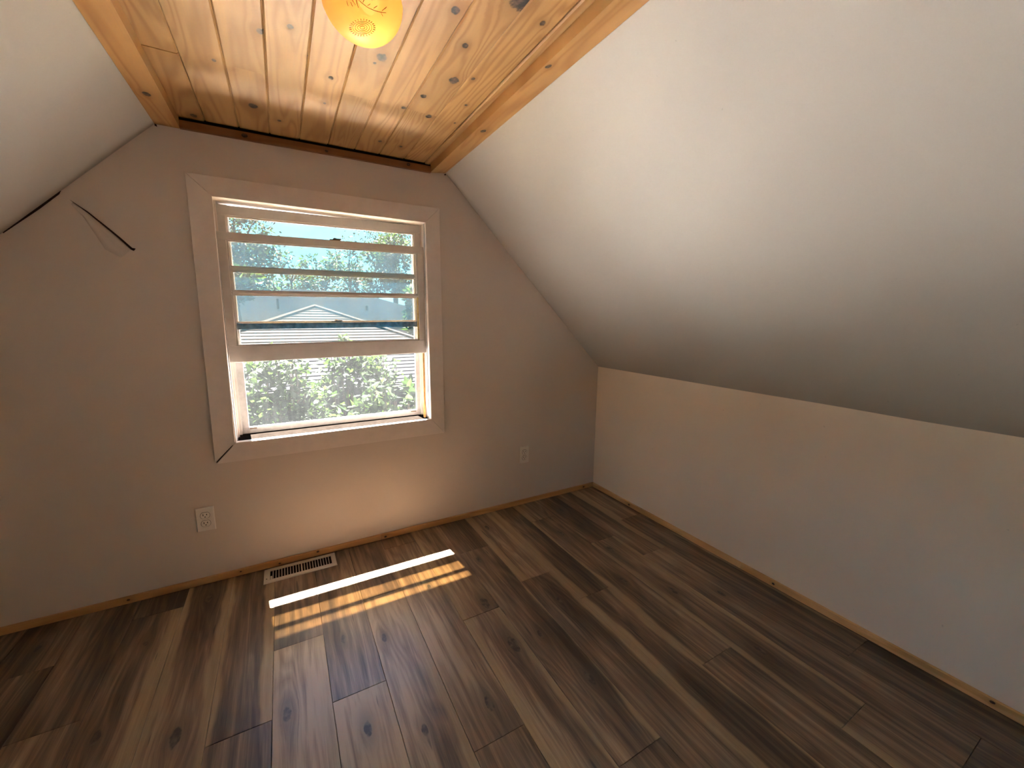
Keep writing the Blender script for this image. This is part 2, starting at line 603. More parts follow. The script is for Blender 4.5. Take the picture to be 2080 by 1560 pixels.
def slope(name, x0, z0, x1, z1, label):
    # subdivided slab whose inner face waves by a few millimetres like old drywall
    d = Vector((x1 - x0, 0, z1 - z0)).normalized()
    nrm = Vector((-d.z, 0, d.x))
    mid = Vector(((XL + XR) / 2, 0, 1.0))
    if nrm.dot(mid - Vector((x0, 0, z0))) < 0:
        nrm = -nrm
    a = Vector((x0, 0, z0)); b = Vector((x1, 0, z1))
    NY, NS = 40, 10
    verts, faces = [], []
    for j in range(NY + 1):
        y = 0.02 + (YR - 0.05 - 0.02) * j / NY
        for i in range(NS + 1):
            s = i / NS
            p = a.lerp(b, s)
            wv = 0.0035 * mnoise.noise(Vector((p.x * 2.3, y * 2.6, p.z * 2.3 + x0)))
            if i == NS:
                wv *= 0.6
            q = p + nrm * (wv * (0 if i == 0 else 1))
            verts.append((q.x, y, q.z))
    n0 = len(verts)
    for j in range(NY + 1):
        y = 0.02 + (YR - 0.05 - 0.02) * j / NY
        for i in range(NS + 1):
            p = a.lerp(b, -0.08 + 1.16 * i / NS) - nrm * 0.07
            verts.append((p.x, y, p.z))
    W = NS + 1
    for j in range(NY):
        for i in range(NS):
            faces.append((j * W + i, j * W + i + 1, (j + 1) * W + i + 1, (j + 1) * W + i))
            faces.append((n0 + j * W + i, n0 + (j + 1) * W + i, n0 + (j + 1) * W + i + 1, n0 + j * W + i + 1))
    for j in range(NY):
        faces.append((j * W, (j + 1) * W, n0 + (j + 1) * W, n0 + j * W))
        faces.append((j * W + NS, n0 + j * W + NS, n0 + (j + 1) * W + NS, (j + 1) * W + NS))
    for i in range(NS):
        faces.append((i, n0 + i, n0 + i + 1, i + 1))
        faces.append((NY * W + i, NY * W + i + 1, n0 + NY * W + i + 1, n0 + NY * W + i))
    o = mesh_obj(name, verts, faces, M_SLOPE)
    bmx = bmesh.new(); bmx.from_mesh(o.data)
    bmesh.ops.recalc_face_normals(bmx, faces=bmx.faces)
    bmx.to_mesh(o.data); bmx.free()
    struct(o, label)
    return o


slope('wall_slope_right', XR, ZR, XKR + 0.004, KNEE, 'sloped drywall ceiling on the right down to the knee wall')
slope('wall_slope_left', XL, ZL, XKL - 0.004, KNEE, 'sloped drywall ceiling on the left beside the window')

# rear wall behind the viewer
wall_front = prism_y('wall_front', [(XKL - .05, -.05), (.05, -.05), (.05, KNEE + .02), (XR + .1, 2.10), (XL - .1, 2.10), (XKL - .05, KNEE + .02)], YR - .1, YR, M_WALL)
struct(wall_front, 'rear gable wall behind the viewer')
# unseen window added in the left knee wall to bring in fill light
ky0, ky1, kz0, kz1 = -3.70, -2.50, .22, .80
bm = bmesh.new()
for (a, b, c, d) in ((YR - .1, ky0, -.05, KNEE + .03), (ky1, T, -.05, KNEE + .03), (ky0, ky1, -.05, kz0), (ky0, ky1, kz1, KNEE + .03)):
    add_box(bm, XKL - .10, XKL, a, b, c, d)
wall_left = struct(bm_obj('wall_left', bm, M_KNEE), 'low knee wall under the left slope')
w2 = struct(empty('fill_window', (XKL - .05, (ky0 + ky1) / 2, kz0)), 'added unseen window in the left knee wall for fill light')
for a, b, c, d in ((ky0, ky0 + .04, kz0, kz1), (ky1 - .04, ky1, kz0, kz1), (ky0 + .04, ky1 - .04, kz0, kz0 + .04), (ky0 + .04, ky1 - .04, kz1 - .04, kz1)):
    box('frame_bar', XKL - .07, XKL - .03, a, b, c, d, M_SASH, w2)
box('pane', XKL - .052, XKL - .049, ky0 + .04, ky1 - .04, kz0 + .04, kz1 - .04, M_STORM, w2)

# ------------------------------------------------------------------ floor planks
floor = struct(box('floor', XKL - .05, .05, YR - .05, T, -.06, -.010, M_DARK), 'brown wood-look plank floor')
S0, SW, PL = -2.0754, 0.1719, 1.187
anchor = {0: -.605, -1: -.907, 1: -.936, 2: -.477, 3: -.115, 4: -.804, 5: -.35, 6: -.704, 7: -.935, 8: -.244, 9: -.605, 10: -.828, 11: -.487,
          -2: -1.08, -3: -.145, -4: -.62, -5: -.30, -6: -.95, -7: -.5, -8: -.2, 12: -.8}
# tone and sapwood read off the photograph; index 0 = the piece that touches the window wall
look = {
    (0, 0): dict(tone=.42, sap_l=.0, sap_r=.0), (0, 1): dict(tone=.60, sap_r=.030, knots=[(-.045, .29, .013), (.01, -.25, .009)]),
    (-1, 0): dict(tone=.36, sap_l=.012, sap_r=.034), (-1, 1): dict(tone=.42),
    (1, 0): dict(tone=.44, knots=[(-.02, -.20, .010)]), (1, 1): dict(tone=.60, knots=[(.0, .45, .012)]),
    (2, 0): dict(tone=.46), (2, 1): dict(tone=.60, sap_r=.028, knots=[(-.05, .33, .010), (-.02, -.10, .010)]),
    (3, 0): dict(tone=.46), (3, 1): dict(tone=.47, sap_l=.0, knots=[(.02, -.48, .012), (.03, .18, .008)]), (3, 2): dict(tone=.42),
    (4, 0): dict(tone=.54, sap_l=.018, knots=[(.040, -.348, .017)]), (4, 1): dict(tone=.56, sap_r=.022, sap_l=.03, knots=[(.040, .385, .018)]),
    (5, 0): dict(tone=.36), (5, 1): dict(tone=.44, sap_r=.006, knots=[(-.02, .50, .012), (-.012, -.08, .010), (.03, -.33, .012)]), (5, 2): dict(tone=.42),
    (6, 0): dict(tone=.58, sap_l=.040, sap_r=.02, knots=[(-.01, .18, .010)]), (6, 1): dict(tone=.42, sap_r=.016, knots=[(.0, .4, .010)]),
    (7, 0): dict(tone=.38, sap_l=.045), (7, 1): dict(tone=.40, sap_l=.030, sap_r=.012),
    (8, 0): dict(tone=.54, sap_l=.03), (8, 1): dict(tone=.40, sap_l=.016, knots=[(.0, .4, .013), (.01, -.1, .012)]), (8, 2): dict(tone=.40),
    (9, 0): dict(tone=.36, knots=[(.0, .1, .012)]), (9, 1): dict(tone=.50, sap_l=.020, sap_r=.020, knots=[(-.03, .5, .013), (-.01, .1, .012), (.0, -.3, .012)]), (9, 2): dict(tone=.48, sap_l=.03),
    (10, 0): dict(tone=.40, sap_r=.035), (10, 1): dict(tone=.38, knots=[(.0, .2, .010)]), (10, 2): dict(tone=.38),
    (11, 0): dict(tone=.36, sap_l=.022), (11, 1): dict(tone=.38, sap_r=.012), (11, 2): dict(tone=.34),
    (-2, 0): dict(tone=.46, sap_l=.022, sap_r=.026, knots=[(.0, .40, .014), (.005, -.29, .015)]),
    (-3, 0): dict(tone=.36), (-3, 1): dict(tone=.50, sap_r=.045, knots=[(-.03, .02, .012), (.0, .42, .010)]),
    (-4, 0): dict(tone=.38), (-4, 1): dict(tone=.42, knots=[(.03, .4, .012)]), (-5, 1): dict(tone=.36)}
for row in range(-8, 13):
    x0 = S0 + row * SW
    x1 = x0 + SW
    x0c, x1c = max(x0, XKL), min(x1, -0.002)
    if x1c - x0c < .004:
        continue
    cuts = []
    yj = anchor[row]
    while yj > YR:
        cuts.append(yj); yj -= PL
    ys = [-.001] + cuts + [YR]
    for k in range(len(ys) - 1):
        ya, yb = ys[k + 1], ys[k]
        bm = bmesh.new()
        cx, cyy = (x0 + x1) / 2, (ya + yb) / 2
        add_box(bm, x0c - cx + .0005, x1c - cx - .0005, ya - cyy + .0005, yb - cyy - .0005, -.010, 0.0)
        top = [ed for ed in bm.edges if all(v.co.z > -.001 for v in ed.verts)]
        bmesh.ops.bevel(bm, geom=top, offset=.0009, segments=1, affect='EDGES')
        o = bm_obj('floor_plank', bm, M_FLOOR, floor, Vector((cx, cyy, 0)) - floor.location)
        lk = dict(look.get((row, k), dict(tone=random.uniform(.36, .5), sap_l=random.choice((0, 0, .02)))))
        kn = lk.pop('knots', [])
        if not kn and random.random() < .3:
            kn = [(random.uniform(-.05, .05), random.uniform(-.4, .4), random.uniform(.006, .011))]
        d = dict(sap_l=0.0, sap_r=0.0); d.update(lk)
        wood(o, random.uniform(0, 90), d.pop('tone'), kn, **d)

# ------------------------------------------------------------------ ceiling boards and trims
CZ = lambda x: 2.030 + (x - XL) * 0.008
ceiling = struct(box('ceiling', XL - .12, XR + .12, YR - .05, T, 2.062, 2.12, M_DARK), 'flat strip of knotty pine boards between the slopes')
seams = [-2.288, -2.172, -2.056, -1.943, -1.829, -1.712, -1.594, -1.480, -1.358, -1.250, -1.2195]
cjoint = {0: -.516, 2: -.522, 5: -.528, 7: -.528}
cknots = {
    (0, 0): [(-2.203, -.057, .013)], (1, 0): [(-2.082, -.531, .007)],
    (2, 0): [(-1.993, -.261, .016)], (2, 1): [(-1.952, -.758, .011)],
    (3, 0): [(-1.907, -.175, .008), (-1.88, -.82, .009), (-1.826, -.698, .006)],
    (4, 0): [(-1.756, -.61, .009), (-1.76, -.42, .007)],
    (5, 1): [(-1.633, -.806, .017), (-1.646, -.766, .005)],
    (6, 0): [(-1.508, -1.098, .012), (-1.494, -.529, .009), (-1.508, -.171, .009)],
    (7, 0): [(-1.39, -.512, .012), (-1.411, -.159, .008)],
    (7, 1): [(-1.433, -.982, .010), (-1.396, -.798, .017), (-1.454, -.649, .011), (-1.378, -1.215, .030)],
    (8, 0): [(-1.287, -1.171, .008), (-1.295, -.666, .006), (-1.279, -.509, .005), (-1.343, -.837, .007)]}
cfig = {(1, 0): 11, (5, 0): 22, (3, 0): 15, (0, 0): 10, (2, 0): 9, (7, 0): 12}
for i in range(len(seams) - 1):
    xa, xb = seams[i], seams[i + 1]
    ys = [-.012] + ([cjoint[i]] if i in cjoint else []) + [YR]
    for k in range(len(ys) - 1):
        yb, ya = ys[k], ys[k + 1]
        cx, cyy = (xa + xb) / 2, (ya + yb) / 2
        z = CZ(cx) + random.uniform(-.0012, .0012)
        if i == len(seams) - 2:
            z -= .006
        bm = bmesh.new()
        add_box(bm, xa - cx + .0001, xb - cx - .0001, ya - cyy + .0003, yb - cyy - .0003, 0, .022)
        bot = [ed for ed in bm.edges if all(v.co.z < .001 for v in ed.verts) and abs(ed.verts[0].co.x - ed.verts[1].co.x) < 1e-4]
        bmesh.ops.bevel(bm, geom=bot, offset=.0042, segments=1, affect='EDGES')
        o = bm_obj('ceiling_board', bm, M_PINE, ceiling, Vector((cx, cyy, z)) - ceiling.location)
        kn = [(kx - cx, ky - cyy, r) for kx, ky, r in cknots.get((i, k), [])]
        wood(o, random.uniform(0, 90), {(5, 0): -.16, (3, 0): -.08}.get((i, k), random.uniform(-.06, .10)), kn, cfig.get((i, k), random.uniform(8, 14)))


def trim_board(name, pts, kn, seed, label, tone=0.0):
    o = prism_y(name, pts, YR, -.0005, M_PINETRIM)
    c = o.location
    wood(o, seed, tone, [(a - c.x, b - c.y, r) for a, b, r in kn], 9.0)
    return struct(o, label)


trim_board('trim_1', [(XL + .001, ZL + .001), (-2.2575, ZL), (-2.2575, 2.0345), (XL - .03, 2.0345)], [(-2.302, -.274, .013)], 3.0, 'pine trim board along the left edge of the ceiling', .08)
trim_board('trim_2', [(-1.2185, ZR - .011), (XR - .001, ZR + .001), (XR - .035, 2.041), (-1.2185, 2.041)], [(-1.182, -.576, .013), (-1.203, -1.077, .010)], 8.0, 'pine trim board along the right edge of the ceiling', .05)
t3 = box('trim_3', -2.2575, -1.2185, -.018, -.0005, 0, .030, M_PINETRIMX)
t3.location.z = 2.0075
t3.rotation_euler.y = -0.008
wood(t3, 5.0, 0.0, [(.0, -.30, .009), (.004, .40, .008), (-.003, .02, .006)], 8.0)
box('shadow_gap', -2.2575, -1.2185, -.0105, -.0006, 2.0235, 2.050, M_DARK, t3)
struct(t3, 'dark reddish pine strip where the boards meet the window wall')

# ------------------------------------------------------------------ baseboards
bb = struct(empty('baseboard_back', (-1.7, 0, 0)), 'thin pine baseboard under the window')
for xa, xb, kn in ((XKL, -1.5545, [(.002, -.13, .005), (.004, .28, .004), (-.004, .445, .005), (.009, .62, .006)]), (-1.5535, -.0005, [(.0, .68, .006), (-.002, -.755, .006)])):
    o = box('board', xa, xb, -.012, -.0003, .001, .033, M_BASEX, bb, .0015)
    wood(o, random.uniform(0, 50), 0.0, kn, 8)
br = struct(empty('baseboard_right', (0, -1.5, 0)), 'thin pine baseboard along the knee wall')
for ya, yb, kn in ((-1.1505, -.0125, [(.0, .2, .006)]), (YR, -1.1515, [(.0, 1.24, .005), (.006, .55, .006)])):
    o = box('board', -.0125, -.0003, ya, yb, .001, .033, M_BASEY, br, .0015)
    wood(o, random.uniform(0, 50), 0.06, kn, 8)
bl = struct(empty('baseboard_left', (XKL, -1.5, 0)), 'thin pine baseboard along the left knee wall')
o = box('board', XKL + .0003, XKL + .0125, YR, -.0125, .001, .033, M_BASEY, bl, .0015)
wood(o, 4.4, 0.0, [], 8)

# ------------------------------------------------------------------ wall cracks beside the left slope
g = prism_y('crack', [(-2.806, 1.541), (-2.800, 1.533), (-2.700, 1.626), (-2.640, 1.687), (-2.634, 1.700), (-2.645, 1.692), (-2.705, 1.637)], -.0022, .001, M_CRACK, wall_back)
g['label'] = 'dark open joint between wall and slope'
crk = [(-2.615, 1.6725), (-2.607, 1.6640), (-2.570, 1.6295), (-2.528, 1.5840), (-2.490, 1.5420), (-2.459, 1.5040), (-2.452, 1.5010), (-2.4455, 1.5105), (-2.456, 1.5125), (-2.487, 1.5490), (-2.526, 1.5905), (-2.568, 1.6335)]
g = prism_y('crack', crk, -.0024, .001, M_CRACK, wall_back)
g['label'] = 'dark slit along the lifted drywall tape'
# the lifted tape itself: a curled sheet, thin at its far edge
fv, ff = [], []
edge = [(-2.607, 1.662), (-2.570, 1.627), (-2.530, 1.582), (-2.492, 1.539), (-2.460, 1.502)]
for i, (ex, ez) in enumerate(edge):
    lift = (.0035, .005, .007, .010, .012)[i]
    wd = (.008, .02, .040, .060, .045)[i]
    for j in range(4):
        s = j / 3
        fv.append((ex - wd * s * .75, -.0003 - lift * (1 - s) ** 2.2, ez - wd * s * .66))
for i in range(len(edge) - 1):
    for j in range(3):
        a = i * 4 + j
        ff.append((a, a + 1, a + 5, a + 4))
tape = mesh_obj('drywall_tape', fv, ff, M_WALL, wall_back, smooth=True)
tape['label'] = 'strip of drywall tape peeling off the wall'
sol = tape.modifiers.new('thickness', 'SOLIDIFY'); sol.thickness = .0003
g = prism_y('crack', [(-2.338, 1.9935), (-2.331, 1.9895), (-2.330, 1.982), (-2.337, 1.984)], -.002, .001, M_CRACK, wall_back)
g = prism_y('crack', [(-1.139, 2.006), (-1.131, 2.008), (-1.131, 2.0015), (-1.140, 2.001)], -.002, .001, M_CRACK, wall_back)

# ------------------------------------------------------------------ window
win = struct(empty('window_1', (-1.7174, 0, .65)), 'old white double-hung window with a storm window outside')
yc0, yc1 = -.018, -.0003
OC = [(-2.2571, 1.8239), (-1.1756, 1.8248), (-1.1678, .5786), (-2.2692, .5796)]     # TL TR BR BL
IC = [(-2.1736, 1.7417), (-1.2562, 1.7428), (-1.2493, .6716), (-2.1852, .6674)]


def shrink(poly, d):
    c = Vector((sum(p[0] for p in poly) / len(poly), sum(p[1] for p in poly) / len(poly)))
    out = []
    n = len(poly)
    for i in range(n):
        p = Vector(poly[i]); a = (Vector(poly[i - 1]) - p).normalized(); b = (Vector(poly[(i + 1) % n]) - p).normalized()
        m = a + b
        if m.length < 1e-4:
            out.append(tuple(p)); continue
        m.normalize()
        s = max(.15, abs(a.x * m.y - a.y * m.x))
        out.append(tuple(p + m * d / s))
    return out


cas = {
    'top': [OC[0], OC[1], IC[1], IC[0]], 'right': [OC[1], OC[2], IC[2], IC[1]],
    'bottom': [OC[2], (OC[3][0] + .004, OC[3][1] - .0005), (IC[3][0] + .0015, IC[3][1]), IC[2]],
    'left': [(OC[3][0], OC[3][1] + .006), OC[0], IC[0], (IC[3][0], IC[3][1] + .0025)]}
for k, pl in cas.items():
    prism_y('casing_board', shrink(pl, .0005), yc0, yc1, M_TRIMW, win, .0010)
prism_y('mitre_gap', [(OC[3][0] + .003, OC[3][1] + .0035), (OC[3][0] + .006, OC[3][1] + .002), (IC[3][0], IC[3][1] - .001), (IC[3][0] - .002, IC[3][1] + .001)], -.006, yc1, M_DARK, win)

JX0, JX1, JZ0, JZ1 = -2.1815, -1.2500, .6685, 1.7445       # clear opening of the jambs
box('jamb', WX0, JX0, -.016, .15, WZ0, WZ1, M_TRIMW, win)
box('jamb', JX1, WX1, -.016, .15, WZ0, WZ1, M_TRIMW, win)
box('head_jamb', JX0, JX1, -.016, .15, JZ1, WZ1, M_TRIMW, win)
box('stool', JX0, JX1, -.0175, .012, WZ0, JZ0, M_TRIMW, win, .001)
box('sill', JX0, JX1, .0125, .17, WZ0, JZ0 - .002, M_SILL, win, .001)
# parting strips and sash channels on both jambs
box('parting_strip', JX0, JX0 + .008, .0755, .0795, JZ0, JZ1, M_TRIMW, win)
box('parting_strip', JX1 - .008, JX1, .0755, .0795, JZ0, JZ1, M_TRIMW, win)
box('sash_channel', JX1 - .0035, JX1, .018, .030, JZ0, JZ1, M_ALU, win)
box('sash_channel', JX0, JX0 + .0035, .018, .030, JZ0, JZ1, M_ALU, win)
box('blind_stop', JX0, JX0 + .016, .116, .124, JZ0, JZ1, M_SASH, win)
box('blind_stop', JX1 - .016, JX1, .116, .124, JZ0, JZ1, M_SASH, win)


def sash(name, x0, x1, y0, y1, z0, z1, br_, tr_, st, mz, mh, tilt, mats, label):
    """frame with stiles and rails; a horizontal muntin; two panes; beads. tilt raises the right side"""
    fm, bmatl = mats
    yg = (y0 + y1) / 2
    T_ = lambda x, z: z + tilt * ((x - x0) / (x1 - x0) - .5)
    bm = bmesh.new()

    def bar(bm, xa, xb, ya, yb, za, zb):
        vs_ = [bm.verts.new(p) for p in ((xa, ya, T_(xa, za)), (xb, ya, T_(xb, za)), (xb, yb, T_(xb, za)), (xa, yb, T_(xa, za)), (xa, ya, T_(xa, zb)), (xb, ya, T_(xb, zb)), (xb, yb, T_(xb, zb)), (xa, yb, T_(xa, zb)))]
        for f in BOXF:
            bm.faces.new([vs_[i] for i in f])
    def piece(nm, xa, xb, ya, yb, za, zb, mt, par, bv=.0012):
        b_ = bmesh.new()
        bar(b_, xa, xb, ya, yb, za, zb)
        c = Vector(((xa + xb) / 2, (ya + yb) / 2, (za + zb) / 2))
        bmesh.ops.translate(b_, verts=b_.verts, vec=-c)
        if bv:
            bevel(b_, bv)
        return bm_obj(nm, b_, mt, par, c - world_loc(par))
    # the frame is one glued piece: ring of four members
    root = piece(name, x0, x1, y0, y1, z0, z0 + br_, fm, win)
    root['label'] = label
    piece('stile', x0, x0 + st, y0, y1, z0 + br_ + .0003, z1 - tr_ - .0003, fm, root)
    piece('stile', x1 - st, x1, y0, y1, z0 + br_ + .0003, z1 - tr_ - .0003, fm, root)
    piece('top_rail', x0, x1, y0, y1, z1 - tr_, z1, fm, root)
    piece('muntin', x0 + st, x1 - st, y0 + .006, y1 - .004, mz, mz + mh, bmatl, root, .003)
    ga, gb = x0 + st, x1 - st
    for za, zb in ((z0 + br_, mz), (mz + mh, z1 - tr_)):
        piece('pane', ga + .0015, gb - .0015, yg - .0015, yg + .0015, za + .0015, zb - .0015, M_GLASS, root, 0)
        b = .0065
        for (p, q, r_, s_) in ((ga, ga + b, za, zb), (gb - b, gb, za, zb), (ga + b, gb - b, za, za + b), (ga + b, gb - b, zb - b, zb)):
            mt = bmatl
            if name == 'lower_sash' and p > x1 - st - .01 and za < 1.2:
                mt = M_PUTTY
            piece('glazing_bead', p, q, y0 + .008, yg - .0016, r_, s_, mt, root, 0)
    return root


low = sash('lower_sash', -2.1790, -1.2530, .040, .074, 1.041, 1.619, .073, .033, .033, 1.351, .012, .013, (M_SASH, M_SASH), 'lower sash held half open, two panes over each other')
upp = sash('upper_sash', -2.1790, -1.2530, .080, .114, 1.189, 1.738, .030, .042, .035, 1.456, .016, .011, (M_SASH, M_TRIMW), 'upper sash behind the raised lower sash')
for o in upp.children:
    pass
upp.data.materials[0] = M_GRIME_SHADE


def lock(par, x, y, z):
    bm = bmesh.new()
    lathe(bm, [(0, .012), (.006, .012), (.010, .006), (.010, .003), (.0, .003)], 14)
    add_box(bm, -.024, .024, -.009, .009, -.001, .004)
    add_box(bm, -.004, .028, -.012, -.003, .004, .009)
    return bm_obj('sash_lock', bm, M_BRASS, par, Vector((x, y, z)) - world_loc(par))


lock(low, -1.697, .057, 1.6205)
lock(upp, -1.709, .094, 1.2205)

# storm window: aluminium frame, two panes
sy0, sy1 = .126, .142
st = box('storm_window', JX0, JX1, sy0, sy1, JZ0 + .0005, .701, M_ALU, win, .0015)
st['label'] = 'aluminium storm window outside the sashes'
box('storm_stile', JX0, JX0 + .046, sy0, sy1, .7015, JZ1, M_ALU, st, .0015)
box('storm_stile', JX1 - .040, JX1, sy0, sy1, .7015, JZ1, M_ALU, st, .0015)
box('storm_track', JX0 + .012, JX0 + .020, sy0 - .004, sy0, .7015, JZ1, M_ALU, st)
box('storm_track', JX1 - .020, JX1 - .012, sy0 - .004, sy0, .7015, JZ1, M_ALU, st)
box('storm_rail', JX0 + .046, JX1 - .040, sy0, sy1, 1.195, 1.215, M_ALU, st, .0015)
box('storm_pane', JX0 + .046, JX1 - .040, sy0 + .006, sy0 + .009, .7015, 1.195, M_STORM, st)
box('storm_pane', JX0 + .046, JX1 - .040, sy0 + .006, sy0 + .009, 1.215, JZ1, M_STORM, st)
box('storm_latch', JX0 + .048, JX0 + .078, sy0 - .003, sy0, .690, .699, M_BRASS, st)
box('storm_latch', JX1 - .075, JX1 - .045, sy0 - .003, sy0, .690, .699, M_BRASS, st)

# the stick that props the lower sash
bm = bmesh.new()
add_box(bm, -.0055, .0055, -.008, .008, 0, .376)
bevel(bm, .0008)
stick = bm_obj('prop_stick', bm, M_STICK, None, (-1.2640, .057, JZ0 - .0015))
tag(stick, 'thin bare wood stick propping up the raised sash at the right jamb', 'stick')

# ------------------------------------------------------------------ electrical outlets
def outlet(x, z, label):
    t = empty('electrical_outlet', (x, 0, z))
    tag(t, label, 'outlet', 'wall outlets under and beside the window')
    bm = bmesh.new()
    add_box(bm, -.035, .035, -.0055, -.0003, -.057, .057)
    front = [e_ for e_ in bm.edges if all(v.co.y < -.005 for v in e_.verts)]
    bmesh.ops.bevel(bm, geom=front, offset=.0035, segments=3, affect='EDGES', profile=.6)
    bm_obj('cover_plate', bm, M_PLATE, t, (0, 0, 0))
    for s in (1, -1):
        bm = bmesh.new()
        pts = []
        for k in range(28):
            a = 2 * math.pi * k / 28
            px_, pz_ = .0172 * math.cos(a), .0172 * math.sin(a)
            pz_ = max(-.0142, min(.0142, pz_))
            pts.append((px_, pz_))
        a_ = [bm.verts.new((p[0], -.0078, p[1])) for p in pts]
        b_ = [bm.verts.new((p[0] * 1.05, -.0050, p[1] * 1.05)) for p in pts]
        bm.faces.new(a_)
        for k in range(28):
            bm.faces.new([a_[k], a_[(k + 1) % 28], b_[(k + 1) % 28], b_[k]])
        f = bm_obj('receptacle', bm, M_PLATE, t, (0, 0, s * .0195))
        bm = bmesh.new(); add_box(bm, -.0080, -.0055, -.0083, -.0070, -.001, .0085); bm_obj('slot', bm, M_DARK, f)
        bm = bmesh.new(); add_box(bm, .0055, .0080, -.0083, -.0070, .0, .0078); bm_obj('slot', bm, M_DARK, f)
        bm = bmesh.new(); add_box(bm, -.0027, .0027, -.0083, -.0070, -.0092, -.0045); bevel(bm, .001); bm_obj('ground_hole', bm, M_DARK, f)
        bm = bmesh.new()
        tube(bm, [(pts[k % 28][0] * 1.06, -.0056, pts[k % 28][1] * 1.06) for k in range(29)], .0008, 5, False)
        bm_obj('shadow_gap', bm, M_DARK, f)
    bm = bmesh.new()
    lathe(bm, [(0, .0015), (.002, .0012), (.003, 0)], 12)
    bmesh.ops.rotate(bm, verts=bm.verts, matrix=Matrix.Rotation(math.pi / 2, 3, 'X'))
    bm_obj('screw', bm, M_PLATE, t, (0, -.0055, 0))
    return t


outlet(-2.3307, .319, 'white duplex outlet below the left end of the window')
outlet(-.6116, .3479, 'white duplex outlet between the window and the right corner')

# ------------------------------------------------------------------ floor register
vx0, vx1, vy0, vy1 = -2.1222, -1.8002, -.1445, -.0216
reg = empty('floor_register', ((vx0 + vx1) / 2, (vy0 + vy1) / 2, 0))
tag(reg, 'beige metal floor vent with louvers at the baseboard under the window', 'vent')
hx, hy = (vx1 - vx0) / 2, (vy1 - vy0) / 2
ox0, ox1, oy = -hx + .026, hx - .022, hy - .024
bm = bmesh.new()
zt = .0045
def ringv(x0, x1, y0, y1, z):
    return [bm.verts.new(p) for p in ((x0, y0, z), (x1, y0, z), (x1, y1, z), (x0, y1, z))]
ra = ringv(-hx, hx, -hy, hy, .0003); rb = ringv(-hx + .003, hx - .003, -hy + .003, hy - .003, zt)
rc = ringv(ox0, ox1, -oy, oy, zt); rd = ringv(ox0, ox1, -oy, oy, .0008)
for A, B in ((ra, rb), (rb, rc), (rc, rd)):
    for k in range(4):
        bm.faces.new([A[k], A[(k + 1) % 4], B[(k + 1) % 4], B[k]])
bm_obj('frame', bm, M_VENT, reg)
bm = bmesh.new(); add_box(bm, ox0, ox1, -oy, oy, .0004, .0010); bm_obj('duct_opening', bm, M_DARK, reg)
nl = 22
stp = (ox1 - ox0) / nl
me_l = None
for k in range(1, nl):
    wd = .0052 if k == 11 else .0028
    if k == 11 or me_l is None:
        bm = bmesh.new()
        add_box(bm, -wd / 2, wd / 2, -oy, oy, .0012, zt - .0003)
        o = bm_obj('center_bar' if k == 11 else 'louver', bm, M_VENT, reg, (ox0 + k * stp, 0, 0))
        if k != 11:
            me_l = o.data
    else:
        o = bpy.data.objects.new('louver', me_l); o.location = (ox0 + k * stp, 0, 0); put(o, reg)
bm = bmesh.new(); add_box(bm, ox0 + .002, ox0 + .009, -oy + .004, -oy + .026, .001, .0062); bevel(bm, .0008); bm_obj('damper_lever', bm, M_VENT, reg)
bm = bmesh.new(); lathe(bm, [(0, .0003), (.0032, .0003), (.0032, 0)], 12); bm_obj('screw_hole', bm, M_DARK, reg, (-hx + .012, -.027, zt))

# ------------------------------------------------------------------ ceiling lamp
LX, LY, LZ, LR = -1.748, -1.137, 1.957, .0875
lamp = empty('ceiling_lamp', (LX, LY, 2.034))
tag(lamp, 'lit amber glass globe lamp with embossed fern leaves on the pine ceiling', 'lamp')
tl_ = NT('amber_glass')
trn = tl_.n('ShaderNodeBsdfTransparent'); trn.inputs[0].default_value = (1.0, .72, .40, 1)
trl = tl_.n('ShaderNodeBsdfTranslucent'); trl.inputs[0].default_value = (1.0, .50, .13, 1)
lw = tl_.coords('Object')
mott = tl_.noise(lw, 22, 3.0, .6)
mx = tl_.n('ShaderNodeMixShader'); tl_.set(mx.inputs[0], tl_.math('ADD', .72, tl_.math('MULTIPLY', mott, .2)))
tl_.set(mx.inputs[1], trn.outputs[0]); tl_.set(mx.inputs[2], trl.outputs[0])
gls = tl_.principled((.80, .50, .24), .35, tl_.bump(mott, .2, .003), .5)
mx2 = tl_.n('ShaderNodeMixShader'); mx2.inputs[0].default_value = .25
tl_.set(mx2.inputs[1], mx.outputs[0]); tl_.set(mx2.inputs[2], gls)
M_AMBER = tl_.done(mx2.outputs[0])
M_EMBOSS = mat_plain('embossed_glass', (.50, .24, .07), .35, .5, 0, .1)
t_ = NT('bulb_glow')
em = t_.n('ShaderNodeEmission'); em.inputs[0].default_value = (1, .72, .38, 1); em.inputs[1].default_value = 1.9
M_BULB = t_.done(em.outputs[0])
prof = []
for k in range(25):
    a = -math.pi / 2 + (math.pi * .90) * k / 24
    prof.append((LR * math.cos(a) * (1.0 if a < 0 else .98), LR * math.sin(a) * .94))
bm = bmesh.new(); lathe(bm, prof, 56)
off = Vector((LX, LY, LZ)) - lamp.location
bm_obj('globe', bm, M_AMBER, lamp, off, True)
bm = bmesh.new(); lathe(bm, [(.0, 0), (.062, 0), (.058, -.010), (.040, -.016), (.0, -.016)], 36)
bm_obj('canopy', bm, M_BRASS, lamp, (0, 0, -.002), True)
bm = bmesh.new(); lathe(bm, [(0, -.028), (.012, -.026), (.022, -.012), (.024, .0), (.020, .014), (.011, .028), (.011, .040), (0, .040)], 20)
bm_obj('bulb', bm, M_BULB, lamp, off + Vector((.012, -.008, .004)), True)


